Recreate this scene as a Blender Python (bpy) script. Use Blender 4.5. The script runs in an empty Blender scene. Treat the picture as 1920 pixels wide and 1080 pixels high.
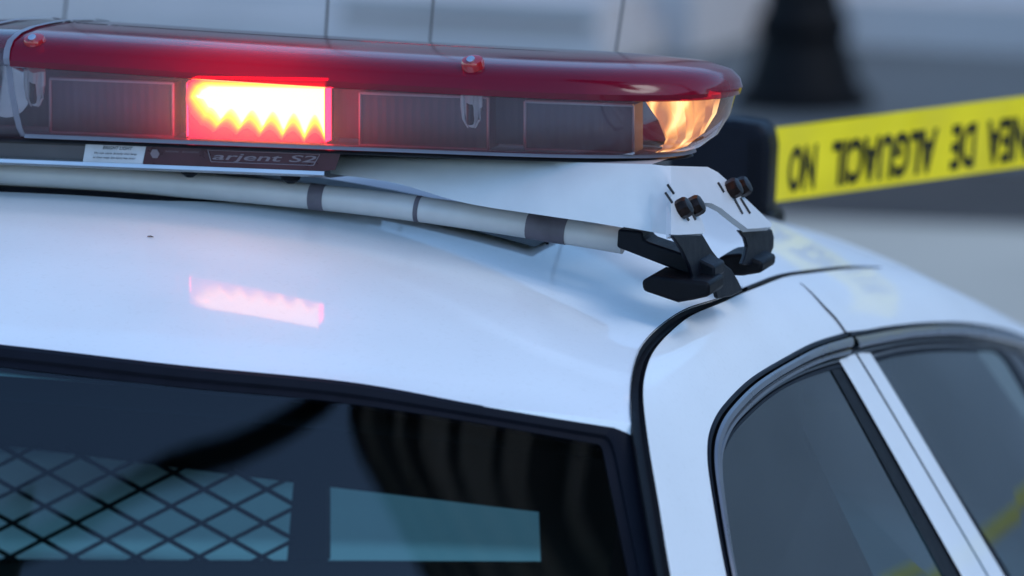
import bpy, bmesh, math, random
from math import radians, sin, cos, pi, exp
from mathutils import Vector
random.seed(4)
scene = bpy.context.scene
COL = scene.collection

# ------------------------------------------------------------------ camera
PSI, PIT, DIST, PXM = radians(16), radians(8.9), 5.0, 2250.0
FPX = PXM * DIST
R_ = Vector((cos(PSI), sin(PSI), 0))
D_ = Vector((-sin(PSI) * cos(PIT), cos(PSI) * cos(PIT), -sin(PIT)))
U_ = R_.cross(D_)
CAM = Vector((1.80347702, -4.82349395, 2.1562249))
cd = bpy.data.cameras.new('camera'); cam = bpy.data.objects.new('camera', cd); COL.objects.link(cam)
cam.location = CAM
cam.rotation_euler = (radians(90) - PIT, 0, PSI)
cd.sensor_width = 36; cd.lens = 36 * FPX / 1920; cd.clip_end = 2000; cd.clip_start = .1
cd.dof.use_dof = True; cd.dof.focus_distance = 4.95; cd.dof.aperture_fstop = cd.lens / 38.0
cd.dof.aperture_blades = 0
scene.camera = cam

# ------------------------------------------------------------------ light
SUN_EL, SUN_AZ = radians(50), radians(112)
w = bpy.data.worlds.new('World'); scene.world = w; w.use_nodes = True
nt = w.node_tree; bg = nt.nodes['Background']
sky = nt.nodes.new('ShaderNodeTexSky'); sky.sky_type = 'NISHITA'; sky.sun_disc = False
sky.sun_elevation = SUN_EL; sky.sun_rotation = SUN_AZ; sky.air_density = 1.0; sky.dust_density = 0.6; sky.ozone_density = 2.0
tint = nt.nodes.new('ShaderNodeMix'); tint.data_type = 'RGBA'; tint.blend_type = 'MULTIPLY'; tint.inputs[0].default_value = 1
tint.inputs[7].default_value = (.82, 1.03, 1.15, 1)
nt.links.new(sky.outputs[0], tint.inputs[6]); nt.links.new(tint.outputs[2], bg.inputs[0]); bg.inputs[1].default_value = 0.15
sl = bpy.data.lights.new('sun', 'SUN'); so = bpy.data.objects.new('sun', sl); COL.objects.link(so)
sl.energy = 0.6; sl.angle = radians(24); sl.color = (1, .97, .94)
sd = Vector((sin(SUN_AZ) * cos(SUN_EL), cos(SUN_AZ) * cos(SUN_EL), sin(SUN_EL)))
so.rotation_euler = sd.to_track_quat('Z', 'Y').to_euler()
vs = scene.view_settings; vs.view_transform = 'Standard'; vs.look = 'None'; vs.exposure = 0.86; vs.gamma = 1
cy = scene.cycles; cy.use_denoising = True; cy.max_bounces = 10; cy.transparent_max_bounces = 16
cy.sample_clamp_indirect = 4; cy.caustics_reflective = False; cy.caustics_refractive = False

# ------------------------------------------------------------------ helpers
def ray(px, py): return D_ + R_ * ((px - 960) / FPX) + U_ * ((540 - py) / FPX)
def aty(px, py, y): r = ray(px, py); return CAM + r * ((y - CAM.y) / r.y)
def atx(px, py, x): r = ray(px, py); return CAM + r * ((x - CAM.x) / r.x)
def atz(px, py, z): r = ray(px, py); return CAM + r * ((z - CAM.z) / r.z)
def hit(px, py, f, lo=3.6, hi=7.5, n=160):
    r = ray(px, py); a = lo; fa = f(CAM + r * a)
    for i in range(1, n + 1):
        b = lo + (hi - lo) * i / n; fb = f(CAM + r * b)
        if (fa <= 0) != (fb <= 0):
            for _ in range(40):
                m = (a + b) / 2; fm = f(CAM + r * m)
                if (fm <= 0) == (fa <= 0): a = m
                else: b = m
            return CAM + r * a
        a, fa = b, fb
    return CAM + r * hi
def interp(tab, x):
    if x <= tab[0][0]: return tab[0][1]
    for (a, fa), (b, fb) in zip(tab, tab[1:]):
        if x <= b: return fa + (fb - fa) * (x - a) / (b - a)
    return tab[-1][1]
def spline(pts, n):
    P = [Vector(p) for p in pts]; out = []
    Q = [P[0] * 2 - P[1]] + P + [P[-1] * 2 - P[-2]]
    for i in range(1, len(Q) - 2):
        for k in range(16):
            t = k / 16; a, b, c, d = Q[i - 1:i + 3]
            out.append(.5 * ((2 * b) + (c - a) * t + (2 * a - 5 * b + 4 * c - d) * t * t + (3 * b - a - 3 * c + d) * t ** 3))
    out.append(P[-1])
    L = [0]
    for a, b in zip(out, out[1:]): L.append(L[-1] + (b - a).length)
    res = []; j = 0
    for i in range(n):
        s = L[-1] * i / (n - 1)
        while j < len(L) - 2 and L[j + 1] < s: j += 1
        f = (s - L[j]) / max(1e-9, L[j + 1] - L[j]); res.append(out[j].lerp(out[j + 1], min(1, max(0, f))))
    return res

def ori(p):
    o = Vector((0, 0, 0))
    while p is not None: o += p.location; p = p.parent
    return o
def thing(name, label, cat, loc, group=None):
    o = bpy.data.objects.new(name, None); o.empty_display_size = .05; COL.objects.link(o); o.location = loc
    o['label'] = label; o['category'] = cat
    if group: o['group'] = group
    return o
class MB:
    def __init__(s): s.v = []; s.f = []; s.m = []
    def add(s, vs, fs, mi=0):
        k = len(s.v); s.v += [Vector(v) for v in vs]; s.f += [tuple(i + k for i in f) for f in fs]; s.m += [mi] * len(fs); return s
    def loft(s, rows, close=False, mi=0):
        n = len(rows[0]); k = len(s.v)
        for r in rows: s.v += [Vector(p) for p in r]
        for i in range(len(rows) - 1):
            for j in range(n if close else n - 1):
                a = k + i * n + j; b = k + i * n + (j + 1) % n
                s.f.append((a, b, b + n, a + n)); s.m.append(mi)
        return s
    def cap(s, ring, mi=0):
        k = len(s.v); s.v += [Vector(p) for p in ring]; s.f.append(tuple(range(k, k + len(ring)))); s.m.append(mi); return s
    def prism(s, poly, off, mi=0):
        off = Vector(off); a = [Vector(p) for p in poly]; b = [p + off for p in a]
        s.loft([a, b], True, mi); s.cap(list(reversed(a)), mi); s.cap(b, mi); return s
    def box(s, c, h, rot=0, mi=0):
        c = Vector(c); ca, sa = cos(rot), sin(rot); V = []
        for dx in (-1, 1):
            for dy in (-1, 1):
                for dz in (-1, 1):
                    x, y = dx * h[0], dy * h[1]; V.append(c + Vector((x * ca - y * sa, x * sa + y * ca, dz * h[2])))
        return s.add(V, [(0, 1, 3, 2), (4, 6, 7, 5), (0, 4, 5, 1), (2, 3, 7, 6), (0, 2, 6, 4), (1, 5, 7, 3)], mi)
    def lathe(s, c, prof, n=24, axis=(0, 0, 1), mi=0, caps=True):
        q = Vector((0, 0, 1)).rotation_difference(Vector(axis)); c = Vector(c)
        rows = [[c + q @ Vector((r * cos(2 * pi * i / n), r * sin(2 * pi * i / n), z)) for i in range(n)] for r, z in prof]
        s.loft(rows, True, mi)
        if caps: s.cap(list(reversed(rows[0])), mi); s.cap(rows[-1], mi)
        return s
    def tube(s, pts, r, n=10, mi=0):
        P = [Vector(p) for p in pts]; rows = []
        for i, p in enumerate(P):
            t = (P[min(i + 1, len(P) - 1)] - P[max(i - 1, 0)]).normalized()
            a = t.cross(Vector((0, 0, 1)) if abs(t.z) < .9 else Vector((1, 0, 0))).normalized(); b = t.cross(a)
            rr = r[i] if isinstance(r, (list, tuple)) else r
            rows.append([p + (a * cos(2 * pi * k / n) + b * sin(2 * pi * k / n)) * rr for k in range(n)])
        s.loft(rows, True, mi); s.cap(list(reversed(rows[0])), mi); s.cap(rows[-1], mi); return s
    def build(s, name, mats, parent=None, smooth=True, bevel=0, loc=None, sharp=35):
        if not isinstance(mats, (list, tuple)): mats = [mats]
        o0 = ori(parent) if parent is not None else Vector((0, 0, 0))
        if loc is not None: o0 = Vector(loc)
        me = bpy.data.meshes.new(name); me.from_pydata([v - o0 for v in s.v], [], s.f)
        for m in mats: me.materials.append(m)
        for p, mi in zip(me.polygons, s.m): p.material_index = mi
        bm = bmesh.new(); bm.from_mesh(me)
        bmesh.ops.remove_doubles(bm, verts=bm.verts, dist=2e-5)
        bmesh.ops.recalc_face_normals(bm, faces=bm.faces); bm.to_mesh(me); bm.free()
        if smooth:
            me.polygons.foreach_set('use_smooth', [True] * len(me.polygons)); me.set_sharp_from_angle(angle=radians(sharp))
        ob = bpy.data.objects.new(name, me); COL.objects.link(ob)
        if parent is not None:
            ob.parent = parent
            if loc is not None: ob.location = Vector(loc) - ori(parent)
        elif loc is not None: ob.location = loc
        if bevel:
            b = ob.modifiers.new('bevel', 'BEVEL'); b.width = bevel; b.segments = 3; b.limit_method = 'ANGLE'; b.angle_limit = radians(40)
            b.harden_normals = False
        return ob
def tag(o, label=None, cat=None, group=None, kind=None):
    for k, v in (('label', label), ('category', cat), ('group', group), ('kind', kind)):
        if v: o[k] = v
    return o
def text_mb(s, size_w, size_h, origin, ex, ey, mb=None, mi=0, off=0, shear=0):
    """letters fitted into a box of size_w x size_h, laid on the plane origin + x ex + y ey"""
    c = bpy.data.curves.new('letters', 'FONT'); c.body = s; c.resolution_u = 3; c.offset = off; c.shear = shear
    t = bpy.data.objects.new('letters', c); me = bpy.data.meshes.new_from_object(t)
    xs = [v.co.x for v in me.vertices]; ys = [v.co.y for v in me.vertices]
    x0, x1, y0, y1 = min(xs), max(xs), min(ys), max(ys); mb = mb or MB()
    V = [origin(((v.co.x - x0) / (x1 - x0)) * size_w, ((v.co.y - y0) / (y1 - y0)) * size_h) for v in me.vertices]
    mb.add(V, [tuple(p.vertices) for p in me.polygons], mi)
    bpy.data.objects.remove(t); bpy.data.curves.remove(c); bpy.data.meshes.remove(me)
    return mb

# ------------------------------------------------------------------ materials
def mat(name, col=(.5, .5, .5), rough=.5, metal=0, coat=0, emit=None, es=0, noise=0, nscale=30, bump=0, bscale=80, spec=.5, dust=0):
    m = bpy.data.materials.new(name); m.use_nodes = True; n = m.node_tree.nodes; l = m.node_tree.links; b = n['Principled BSDF']
    b.inputs['Base Color'].default_value = (*col, 1); b.inputs['Roughness'].default_value = rough; b.inputs['Metallic'].default_value = metal
    b.inputs['Coat Weight'].default_value = coat; b.inputs['Coat Roughness'].default_value = .05; b.inputs['Specular IOR Level'].default_value = spec
    if emit: b.inputs['Emission Color'].default_value = (*emit, 1); b.inputs['Emission Strength'].default_value = es
    tc = n.new('ShaderNodeTexCoord')
    if noise:
        t = n.new('ShaderNodeTexNoise'); t.inputs['Scale'].default_value = nscale; t.inputs['Detail'].default_value = 6
        r = n.new('ShaderNodeValToRGB'); r.color_ramp.elements[0].position = .3; r.color_ramp.elements[1].position = .7
        r.color_ramp.elements[0].color = (*[c * (1 - noise) for c in col], 1); r.color_ramp.elements[1].color = (*[min(1, c * (1 + noise)) for c in col], 1)
        l.new(tc.outputs['Object'], t.inputs['Vector']); l.new(t.outputs['Fac'], r.inputs[0]); l.new(r.outputs[0], b.inputs['Base Color'])
        if dust:
            t3 = n.new('ShaderNodeTexNoise'); t3.inputs['Scale'].default_value = 230; t3.inputs['Detail'].default_value = 2
            r3 = n.new('ShaderNodeValToRGB'); r3.color_ramp.elements[0].position = .30; r3.color_ramp.elements[0].color = (1 - dust * 3, 1 - dust * 3.2, 1 - dust * 3.6, 1); r3.color_ramp.elements[1].position = .42; r3.color_ramp.elements[1].color = (1, 1, 1, 1)
            mx = n.new('ShaderNodeMix'); mx.data_type = 'RGBA'; mx.blend_type = 'MULTIPLY'; mx.inputs[0].default_value = 1
            l.new(tc.outputs['Object'], t3.inputs['Vector']); l.new(t3.outputs['Fac'], r3.inputs[0]); l.new(r.outputs[0], mx.inputs[6]); l.new(r3.outputs[0], mx.inputs[7]); l.new(mx.outputs[2], b.inputs['Base Color'])
        mr = n.new('ShaderNodeMapRange'); mr.inputs['To Min'].default_value = max(0, rough - .1); mr.inputs['To Max'].default_value = min(1, rough + .1)
        l.new(t.outputs['Fac'], mr.inputs[0]); l.new(mr.outputs[0], b.inputs['Roughness'])
    if bump:
        t2 = n.new('ShaderNodeTexNoise'); t2.inputs['Scale'].default_value = bscale; t2.inputs['Detail'].default_value = 3
        bp = n.new('ShaderNodeBump'); bp.inputs['Strength'].default_value = bump; bp.inputs['Distance'].default_value = .002
        l.new(tc.outputs['Object'], t2.inputs['Vector']); l.new(t2.outputs['Fac'], bp.inputs['Height']); l.new(bp.outputs[0], b.inputs['Normal'])
    return m
def glassy(name, tint, haze=(1, 1, 1), hazef=.05, rough=.0, ior=1.5, diff=None, difff=0, wav=0):
    """see-through sheet: tinted transparency, fresnel gloss and a little scattering"""
    m = bpy.data.materials.new(name); m.use_nodes = True; n = m.node_tree.nodes; l = m.node_tree.links; n.clear()
    out = n.new('ShaderNodeOutputMaterial'); tr = n.new('ShaderNodeBsdfTransparent'); tr.inputs[0].default_value = (*tint, 1)
    gl = n.new('ShaderNodeBsdfGlossy'); gl.inputs['Roughness'].default_value = rough; fr = n.new('ShaderNodeFresnel'); fr.inputs[0].default_value = ior
    tl = n.new('ShaderNodeBsdfTranslucent'); tl.inputs[0].default_value = (*haze, 1)
    m1 = n.new('ShaderNodeMixShader'); m1.inputs[0].default_value = hazef; l.new(tr.outputs[0], m1.inputs[1]); l.new(tl.outputs[0], m1.inputs[2])
    last = m1
    if diff:
        df = n.new('ShaderNodeBsdfDiffuse'); df.inputs[0].default_value = (*diff, 1)
        m3 = n.new('ShaderNodeMixShader'); m3.inputs[0].default_value = difff; l.new(m1.outputs[0], m3.inputs[1]); l.new(df.outputs[0], m3.inputs[2]); last = m3
    m2 = n.new('ShaderNodeMixShader'); l.new(fr.outputs[0], m2.inputs[0]); l.new(last.outputs[0], m2.inputs[1]); l.new(gl.outputs[0], m2.inputs[2])
    l.new(m2.outputs[0], out.inputs[0])
    if wav:
        tc = n.new('ShaderNodeTexCoord'); t2 = n.new('ShaderNodeTexNoise'); t2.inputs['Scale'].default_value = 6
        bp = n.new('ShaderNodeBump'); bp.inputs['Strength'].default_value = wav; bp.inputs['Distance'].default_value = .01
        l.new(tc.outputs['Object'], t2.inputs['Vector']); l.new(t2.outputs['Fac'], bp.inputs['Height']); l.new(bp.outputs[0], gl.inputs['Normal'])
    return m
M = {}
M['paint'] = mat('white_car_paint', (.80, .81, .82), .5, coat=.52, spec=.35, dust=.012, noise=.03, nscale=7, bump=.02, bscale=260)
M['black'] = mat('black_rubber', (.004, .004, .006), .5, spec=.12, noise=.2, nscale=60, bump=.1, bscale=300)
M['seal'] = mat('black_window_seal', (.004, .0045, .009), .5, noise=.15, nscale=40, spec=.13)
M['blackmetal'] = mat('black_powder_coat', (.004, .005, .009), .45, spec=.14, noise=.2, nscale=90, bump=.15, bscale=700)
M['chrome'] = mat('satin_trim', (.20, .19, .20), .3, metal=.8, noise=.08, nscale=20)
M['darktrim'] = mat('dark_grey_trim', (.07, .07, .075), .4, metal=.3, noise=.1)
M['alu'] = mat('aluminium', (.62, .61, .63), .32, metal=.9, noise=.06, nscale=25)
M['tube'] = mat('pale_reflection_tube', (.56, .53, .52), .45, metal=.1, noise=.08, nscale=30)
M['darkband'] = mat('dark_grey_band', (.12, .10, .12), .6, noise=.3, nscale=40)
M['footwhite'] = mat('white_powder_coat', (.58, .585, .60), .4, noise=.03, nscale=40, bump=.03, bscale=500)
M['bolt'] = mat('dark_bronze_bolt', (.028, .019, .017), .38, metal=.9, noise=.4, nscale=200)
M['housing'] = mat('dark_module_face', (.115, .11, .15), .55, noise=.15, nscale=25)
def fluted(m):
    n = m.node_tree.nodes; l = m.node_tree.links; tc = n.new('ShaderNodeTexCoord'); wv = n.new('ShaderNodeTexWave'); wv.bands_direction = 'X'
    wv.inputs['Scale'].default_value = 42; wv.inputs['Distortion'].default_value = .6; bp = n.new('ShaderNodeBump'); bp.inputs['Strength'].default_value = .12; bp.inputs['Distance'].default_value = .003
    l.new(tc.outputs['Object'], wv.inputs[0]); l.new(wv.outputs['Fac'], bp.inputs['Height']); l.new(bp.outputs[0], n['Principled BSDF'].inputs['Normal'])
fluted(M['housing'])
M['rim'] = mat('clear_module_rim', (.42, .41, .46), .25, noise=.1)
M['railshade'] = mat('shaded_rail_face', (.075, .068, .072), .45, noise=.15, nscale=20)  # shade under the lens, put into a darker rail colour
M['flange'] = mat('smoky_flange', (.17, .165, .20), .35, noise=.1)
M['tray'] = mat('dark_base_tray', (.035, .033, .036), .4, noise=.2)
M['sticker'] = mat('white_sticker', (.48, .48, .50), .5, noise=.1, nscale=80)
M['whip'] = mat('grey_whip', (.12, .11, .11), .4, metal=.4)
M['ink'] = mat('black_ink', (.02, .02, .022), .5)
M['plate'] = mat('maroon_plate', (.055, .012, .02), .3, noise=.2, nscale=50)
M['platetext'] = mat('silver_lettering', (.20, .15, .17), .4, metal=.3)
M['tape'] = mat('yellow_barrier_tape', (.95, .73, .02), .4, noise=.06, nscale=14, bump=.25, bscale=14)
M['tapeink'] = mat('tape_black_ink', (.015, .013, .002), .5)
M['interior'] = mat('dark_interior', (.012, .013, .016), .8, noise=.2)
M['cage'] = mat('partition_steel', (.012, .013, .02), .6)
M['screw'] = mat('steel_screw', (.7, .7, .72), .25, metal=1)
M['frost'] = mat('clear_moulded_post', (.58, .55, .57), .15, coat=1, noise=.1, nscale=60)
M['capred'] = mat('red_screw_cap', (.35, .01, .015), .2, coat=.5)
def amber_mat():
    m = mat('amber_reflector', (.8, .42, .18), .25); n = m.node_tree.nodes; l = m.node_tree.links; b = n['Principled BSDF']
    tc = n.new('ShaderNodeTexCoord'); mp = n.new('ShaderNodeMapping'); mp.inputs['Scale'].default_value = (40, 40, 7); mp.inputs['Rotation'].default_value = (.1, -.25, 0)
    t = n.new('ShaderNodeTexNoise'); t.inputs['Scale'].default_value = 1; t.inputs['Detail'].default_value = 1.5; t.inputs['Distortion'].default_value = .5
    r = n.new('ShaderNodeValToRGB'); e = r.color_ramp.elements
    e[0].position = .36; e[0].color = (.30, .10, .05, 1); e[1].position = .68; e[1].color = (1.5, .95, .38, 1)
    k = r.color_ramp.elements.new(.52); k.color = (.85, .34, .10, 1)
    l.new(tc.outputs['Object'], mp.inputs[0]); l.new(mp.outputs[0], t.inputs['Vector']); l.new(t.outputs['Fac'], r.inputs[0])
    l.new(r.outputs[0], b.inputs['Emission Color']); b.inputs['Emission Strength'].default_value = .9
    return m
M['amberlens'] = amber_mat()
M['mirror'] = mat('reflector_chrome', (.75, .75, .78), .12, metal=1, noise=.1, nscale=60)
M['led_white'] = mat('led_core', (1, .5, .4), .4, emit=(1, .36, .24), es=5.5)
M['led_yellow'] = mat('led_fringe', (1, .5, .1), .4, emit=(1, .32, .02), es=2.6)
M['led_red'] = mat('led_reflector', (.8, .02, .05), .3, emit=(1, .02, .09), es=.8)
M['added_halo'] = mat('led_halo_strip', (.8, .02, .05), .3, emit=(1, .012, .045), es=6)
M['led_mid'] = mat('led_orange', (1, .4, .1), .4, emit=(1, .16, .05), es=2.0)
M['clear'] = glassy('clear_lens', (.86, .86, .88), (.8, .8, .88), .13, .03, 1.45, (.5, .5, .56), .05)
M['red'] = glassy('red_lens', (.34, .006, .03), (.85, .012, .06), .24, .12, 1.42, (.33, .007, .042), .32)
M['clearpost'] = glassy('clear_post', (.8, .8, .8), (1, 1, 1), .1, .03, 1.9, (.6, .6, .6), .1)
M['rearglass'] = glassy('tinted_rear_glass', (.60, .86, .80), (1, 1, 1), .0, 0, 1.68)
M['sideglass'] = glassy('tinted_side_glass', (.22, .30, .31), (1, 1, 1), .0, 0, 1.95)
M['windshield'] = glassy('windshield_glass', (.82, .98, .82), (1, 1, 1), .0, 0, 1.5)
M['concrete'] = mat('pale_concrete', (.40, .37, .31), .9, noise=.12, nscale=1.3, bump=.3, bscale=20)
M['asphalt'] = mat('dark_asphalt', (.042, .037, .034), .95, noise=.25, nscale=2, bump=.4, bscale=60)
M['worn'] = mat('worn_asphalt', (.25, .24, .225), .9, noise=.2, nscale=3, bump=.3, bscale=60)
M['bluegrey'] = mat('grey_blue_paving', (.095, .105, .11), .85, noise=.12, nscale=.8)
M['stone'] = mat('pale_stone', (.50, .47, .47), .85, noise=.1, nscale=1.2, bump=.3, bscale=15)
M['shadestone'] = mat('shaded_stone', (.20, .19, .18), .9, noise=.15)
M['stonegrey'] = mat('grey_stone', (.50, .53, .56), .85, noise=.15, nscale=1)
M['iron'] = mat('black_cast_iron', (.003, .003, .004), .6, noise=.2, nscale=10, spec=.12)
M['slate'] = mat('slate_facade', (.42, .58, .66), .7, noise=.2, nscale=.3)
M['brown'] = mat('brown_facade', (.10, .085, .075), .8, noise=.3, nscale=.5)
M['added_canvas'] = mat('added_canopy_canvas', (.85, .72, .6), .9, noise=.2, nscale=3)
M['winglass'] = mat('dark_window_pane', (.03, .035, .045), .1, noise=.1)
M['foliage'] = mat('leaf_green', (.05, .075, .035), .7, noise=.4, nscale=5)
M['bark'] = mat('bark', (.06, .045, .035), .9, noise=.4, nscale=8)
M['tyre'] = mat('tyre_rubber', (.02, .02, .02), .8, noise=.2)

# ------------------------------------------------------------------ setting: ground, road, pavement
def sheet(name, pts, z, m):
    o = MB().add([(x, y, z) for x, y in pts], [tuple(range(len(pts)))]).build(name, m, None, smooth=False); o['kind'] = 'structure'; return o
sheet('ground', [(-400, -400), (400, -400), (400, 400), (-400, 400)], -.008, M['concrete'])
sheet('road', [(-60, -40), (60, -40), (60, 3.2), (-60, 3.2)], 0, M['worn'])
sheet('parking_lane', [(-60, 3.2), (60, 3.2), (60, 9.7), (-60, 9.7)], 0, M['concrete'])
sheet('gutter', [(-60, 9.70), (60, 9.70), (60, 10.75), (-60, 10.75)], .004, M['asphalt'])
sheet('pavement', [(-60, 10.75), (60, 10.75), (60, 60), (-60, 60)], .008, M['bluegrey'])

# ------------------------------------------------------------------ police car
CARL = 'white police sedan with a roof light bar and mesh partition behind its tinted rear window'
car = thing('police_car', CARL, 'police car', (0, 0, 0))
ZT = [(-1, 1.366), (-.1, 1.366), (0, 1.366), (.1, 1.361), (.226, 1.354), (.547, 1.316), (.741, 1.286), (.862, 1.266), (.963, 1.244), (1.12, 1.206), (1.287, 1.163), (1.49, 1.11), (1.8, 1.0)]
def smooth_tab(tab, y):
    return sum(interp(tab, y + k * .03) for k in range(-3, 4)) / 7
def X(y, z):
    t = max(0, smooth_tab(ZT, y) - z)
    return .575 + .034 * (1 - exp(-t / .022)) + .50 * t
def side(px, py, inset=0): return hit(px, py, lambda P: P.x - X(P.y, P.z) + inset)
def sidec(pixels, n, inset=0):
    c = spline([side(*p, inset) for p in pixels], n)
    for p in c: p.x = X(p.y, p.z) - inset
    return c
L1 = [(1392, 540), (1345, 562), (1285, 582), (1235, 615), (1200, 655), (1185, 705), (1182, 760), (1184, 795)]
L2 = [(1402, 546), (1355, 567), (1300, 590), (1260, 620), (1225, 660), (1210, 700), (1206, 740), (1210, 790), (1220, 860), (1238, 965), (1257, 1080), (1285, 1220)]
l1 = spline([side(*p) for p in L1], 40)
YR = min(p.y for p in l1)
XR = min(l1, key=lambda p: p.y).x
def yh(x): return -.435 + (YR + .435) * (x / XR) ** 2
HT = [(0, 650), (330, 689), (660, 722), (900, 765), (1080, 792), (1165, 803)]
hp = [hit(px, py, lambda P: P.y - yh(P.x), 3.8, 5.5) for px, py in HT]
# least squares zh(x) = a + b x^2 + c x^4
import numpy as np
A_ = np.array([[1, p.x ** 2, p.x ** 4] for p in hp]); ZH = np.linalg.lstsq(A_, np.array([p.z for p in hp]), rcond=None)[0]
def zh(x): return float(ZH[0] + ZH[1] * x * x + ZH[2] * x ** 4)
GS = .86
def zg(x, y): return zh(x) - GS * (yh(x) - y) - .006
def glassat(px, py): return hit(px, py, lambda P: P.z - zg(P.x, P.y), 3.8, 5.6)
# front part of the roof edge
fr_px = [(1392, 540), (1460, 516), (1560, 502), (1650, 504), (1700, 509), (1740, 522)]
fr = [side(*p) for p in fr_px]
fr2 = [side(1760, 531)]
EDGE = sorted([(p.y, p.x, p.z) for p in l1] + [(p.y, p.x, p.z) for p in spline(fr + fr2, 30)[1:]])
ex_ = [(a, b) for a, b, c in EDGE]; ez_ = [(a, c) for a, b, c in EDGE]
SLOPE = [(-.44, .25), (-.30, .27), (-.22, .275), (-.15, .24), (-.05, .115), (.10, 0), (.4, -.085), (.7, -.18), (1.0, -.29)]
ZCREST = 1.452
def _drop(y, n=60): return sum(interp(SLOPE, .1 + (y - .1) * (k + .5) / n) for k in range(n)) * (y - .1) / n
_k = (zh(0) - ZCREST) / _drop(-.435)
_tab = [(y / 100, ZCREST + _drop(y / 100) * (_k if y < 10 else 1)) for y in range(-50, 121, 2)]
def zc(y): return interp(_tab, y)
def roofz0(x, y):
    xd = interp(ex_, y); u = min(1.0, abs(x) / xd)
    c = zc(y); return c - (c - interp(ez_, y)) * u ** 2.25
def roofz(x, y):
    d = y - yh(abs(x)); k = exp(-max(0, d) / .12)
    corr = zh(x) - roofz0(x, max(yh(abs(x)), YR)) if True else 0
    return roofz0(x, y) + corr * k * max(0, 1 - (abs(x) / .62) ** 8)
YB = EDGE[-1][0]; XB = EDGE[-1][1]
yf = lambda x: YB + .10 * (1 - (x / XB) ** 2)
rows = []
NV, NU = 60, 41
xe = EDGE[0][1]
edge_curve = spline([Vector((b, a, c)) for a, b, c in EDGE[::3]] + [Vector((EDGE[-1][1], EDGE[-1][0], EDGE[-1][2]))], NV)
for i, e in enumerate(edge_curve):
    v = i / (NV - 1); row = []
    for j in range(NU):
        u = -1 + 2 * j / (NU - 1); u = math.copysign(abs(u) ** .85, u); x = u * e.x
        y0, y1 = yh(x), yf(x)
        ye = e.y; ya, yb = YR, edge_curve[-1].y
        y = y0 + (y1 - y0) * ((ye - ya) / (yb - ya))
        z = roofz(x, y)
        if j in (0, NU - 1): z = e.z; y = e.y
        row.append((x, y, z))
    rows.append(row)
roof_mb = MB()
lip = [(x * 1.0, y - .004, z - .010) for x, y, z in rows[0]]
edge_l = [[(r[0][0] , r[0][1], r[0][2])] for r in rows]
roof_mb.loft([lip] + rows)
roof = roof_mb.build('roof', M['paint'], car)
# headliner under the roof
MB().loft([[(x * .97, y * .97 + .01, z - .035) for x, y, z in r] for r in rows[::4]]).build('headliner', M['interior'], car)

# --- right and left body sides, doors
ONm = [(1400, 1230), (1362, 1080), (1332, 910), (1326, 840), (1335, 795), (1360, 755), (1410, 707), (1480, 665), (1530, 640), (1588, 622)]
ONf = [(1588, 622), (1618, 619), (1673, 610), (1740, 604), (1807, 604), (1873, 614), (1918, 628), (1980, 655), (2060, 700)]
IN = [(1418, 1230), (1382, 1080), (1361, 920), (1362, 865), (1380, 820), (1415, 780), (1460, 742), (1510, 715), (1560, 697), (1588, 690)]
INf = [(1655, 678), (1695, 667), (1762, 659), (1840, 658), (1873, 660), (1893, 680), (1918, 722), (1980, 830), (2060, 970)]
def mir(mb):
    o = MB(); o.v = [Vector((-v.x, v.y, v.z)) for v in mb.v]; o.f = [tuple(reversed(f)) for f in mb.f]; o.m = list(mb.m); return o
def strip(c1, c2, k, inset=0, prof=None):
    rws = []
    for i in range(k + 1):
        t = i / k; row = []
        for a, b in zip(c1, c2):
            y, z = a.y + (b.y - a.y) * t, a.z + (b.z - a.z) * t
            row.append(Vector((X(y, z) - inset + (prof(t) if prof else 0), y, z)))
        rws.append(row)
    return rws
NS = 90
# body panel between the roof moulding and the window openings
topc = sidec([(1285, 1230), (1257, 1080), (1238, 965), (1220, 860), (1210, 790), (1206, 740), (1210, 700), (1225, 660), (1260, 620), (1300, 590), (1355, 567), (1402, 546), (1470, 520), (1530, 511)], NS)
botc = sidec(ONm, NS)
side_mb = MB().loft(strip(topc, botc, 10))
top2 = sidec([(1530, 511), (1590, 504), (1650, 504), (1700, 509), (1740, 522), (1800, 550), (1860, 580), (1930, 618), (2000, 662)], 50)
bot2 = sidec(ONf, 50)
side_mb.loft(strip(top2, bot2, 10))
body_side = side_mb.build('body_side', M['paint'], car)
mir(side_mb).build('body_side', M['paint'], car)
# black roof moulding in the ditch
mo1 = spline([side(*p) for p in L1] + [side(1190, 840), side(1205, 930), side(1232, 1080), side(1262, 1230)], 80)
mo2 = sidec([(1402, 546)] + L2[1:], 80)
mrows = []
for t, dep in ((0, 0), (.12, .004), (.5, .006), (.88, .004), (1, 0)):
    mrows.append([a.lerp(b, t) - Vector((dep * .7, 0, dep * .8)) + Vector((0, 0, .0015)) for a, b in zip(mo1, mo2)])
mm = MB().loft(mrows)
gutter = spline([side(*p) + Vector((0.0005, 0, .001)) for p in [(1398, 543), (1460, 519), (1530, 508), (1590, 502), (1650, 503)]], 40)
mm.tube(gutter, [.0016 - .0011 * i / 39 for i in range(40)], 6)
mm.build('roof_moulding', M['black'], car); mir(mm).build('roof_moulding', M['black'], car)

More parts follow.
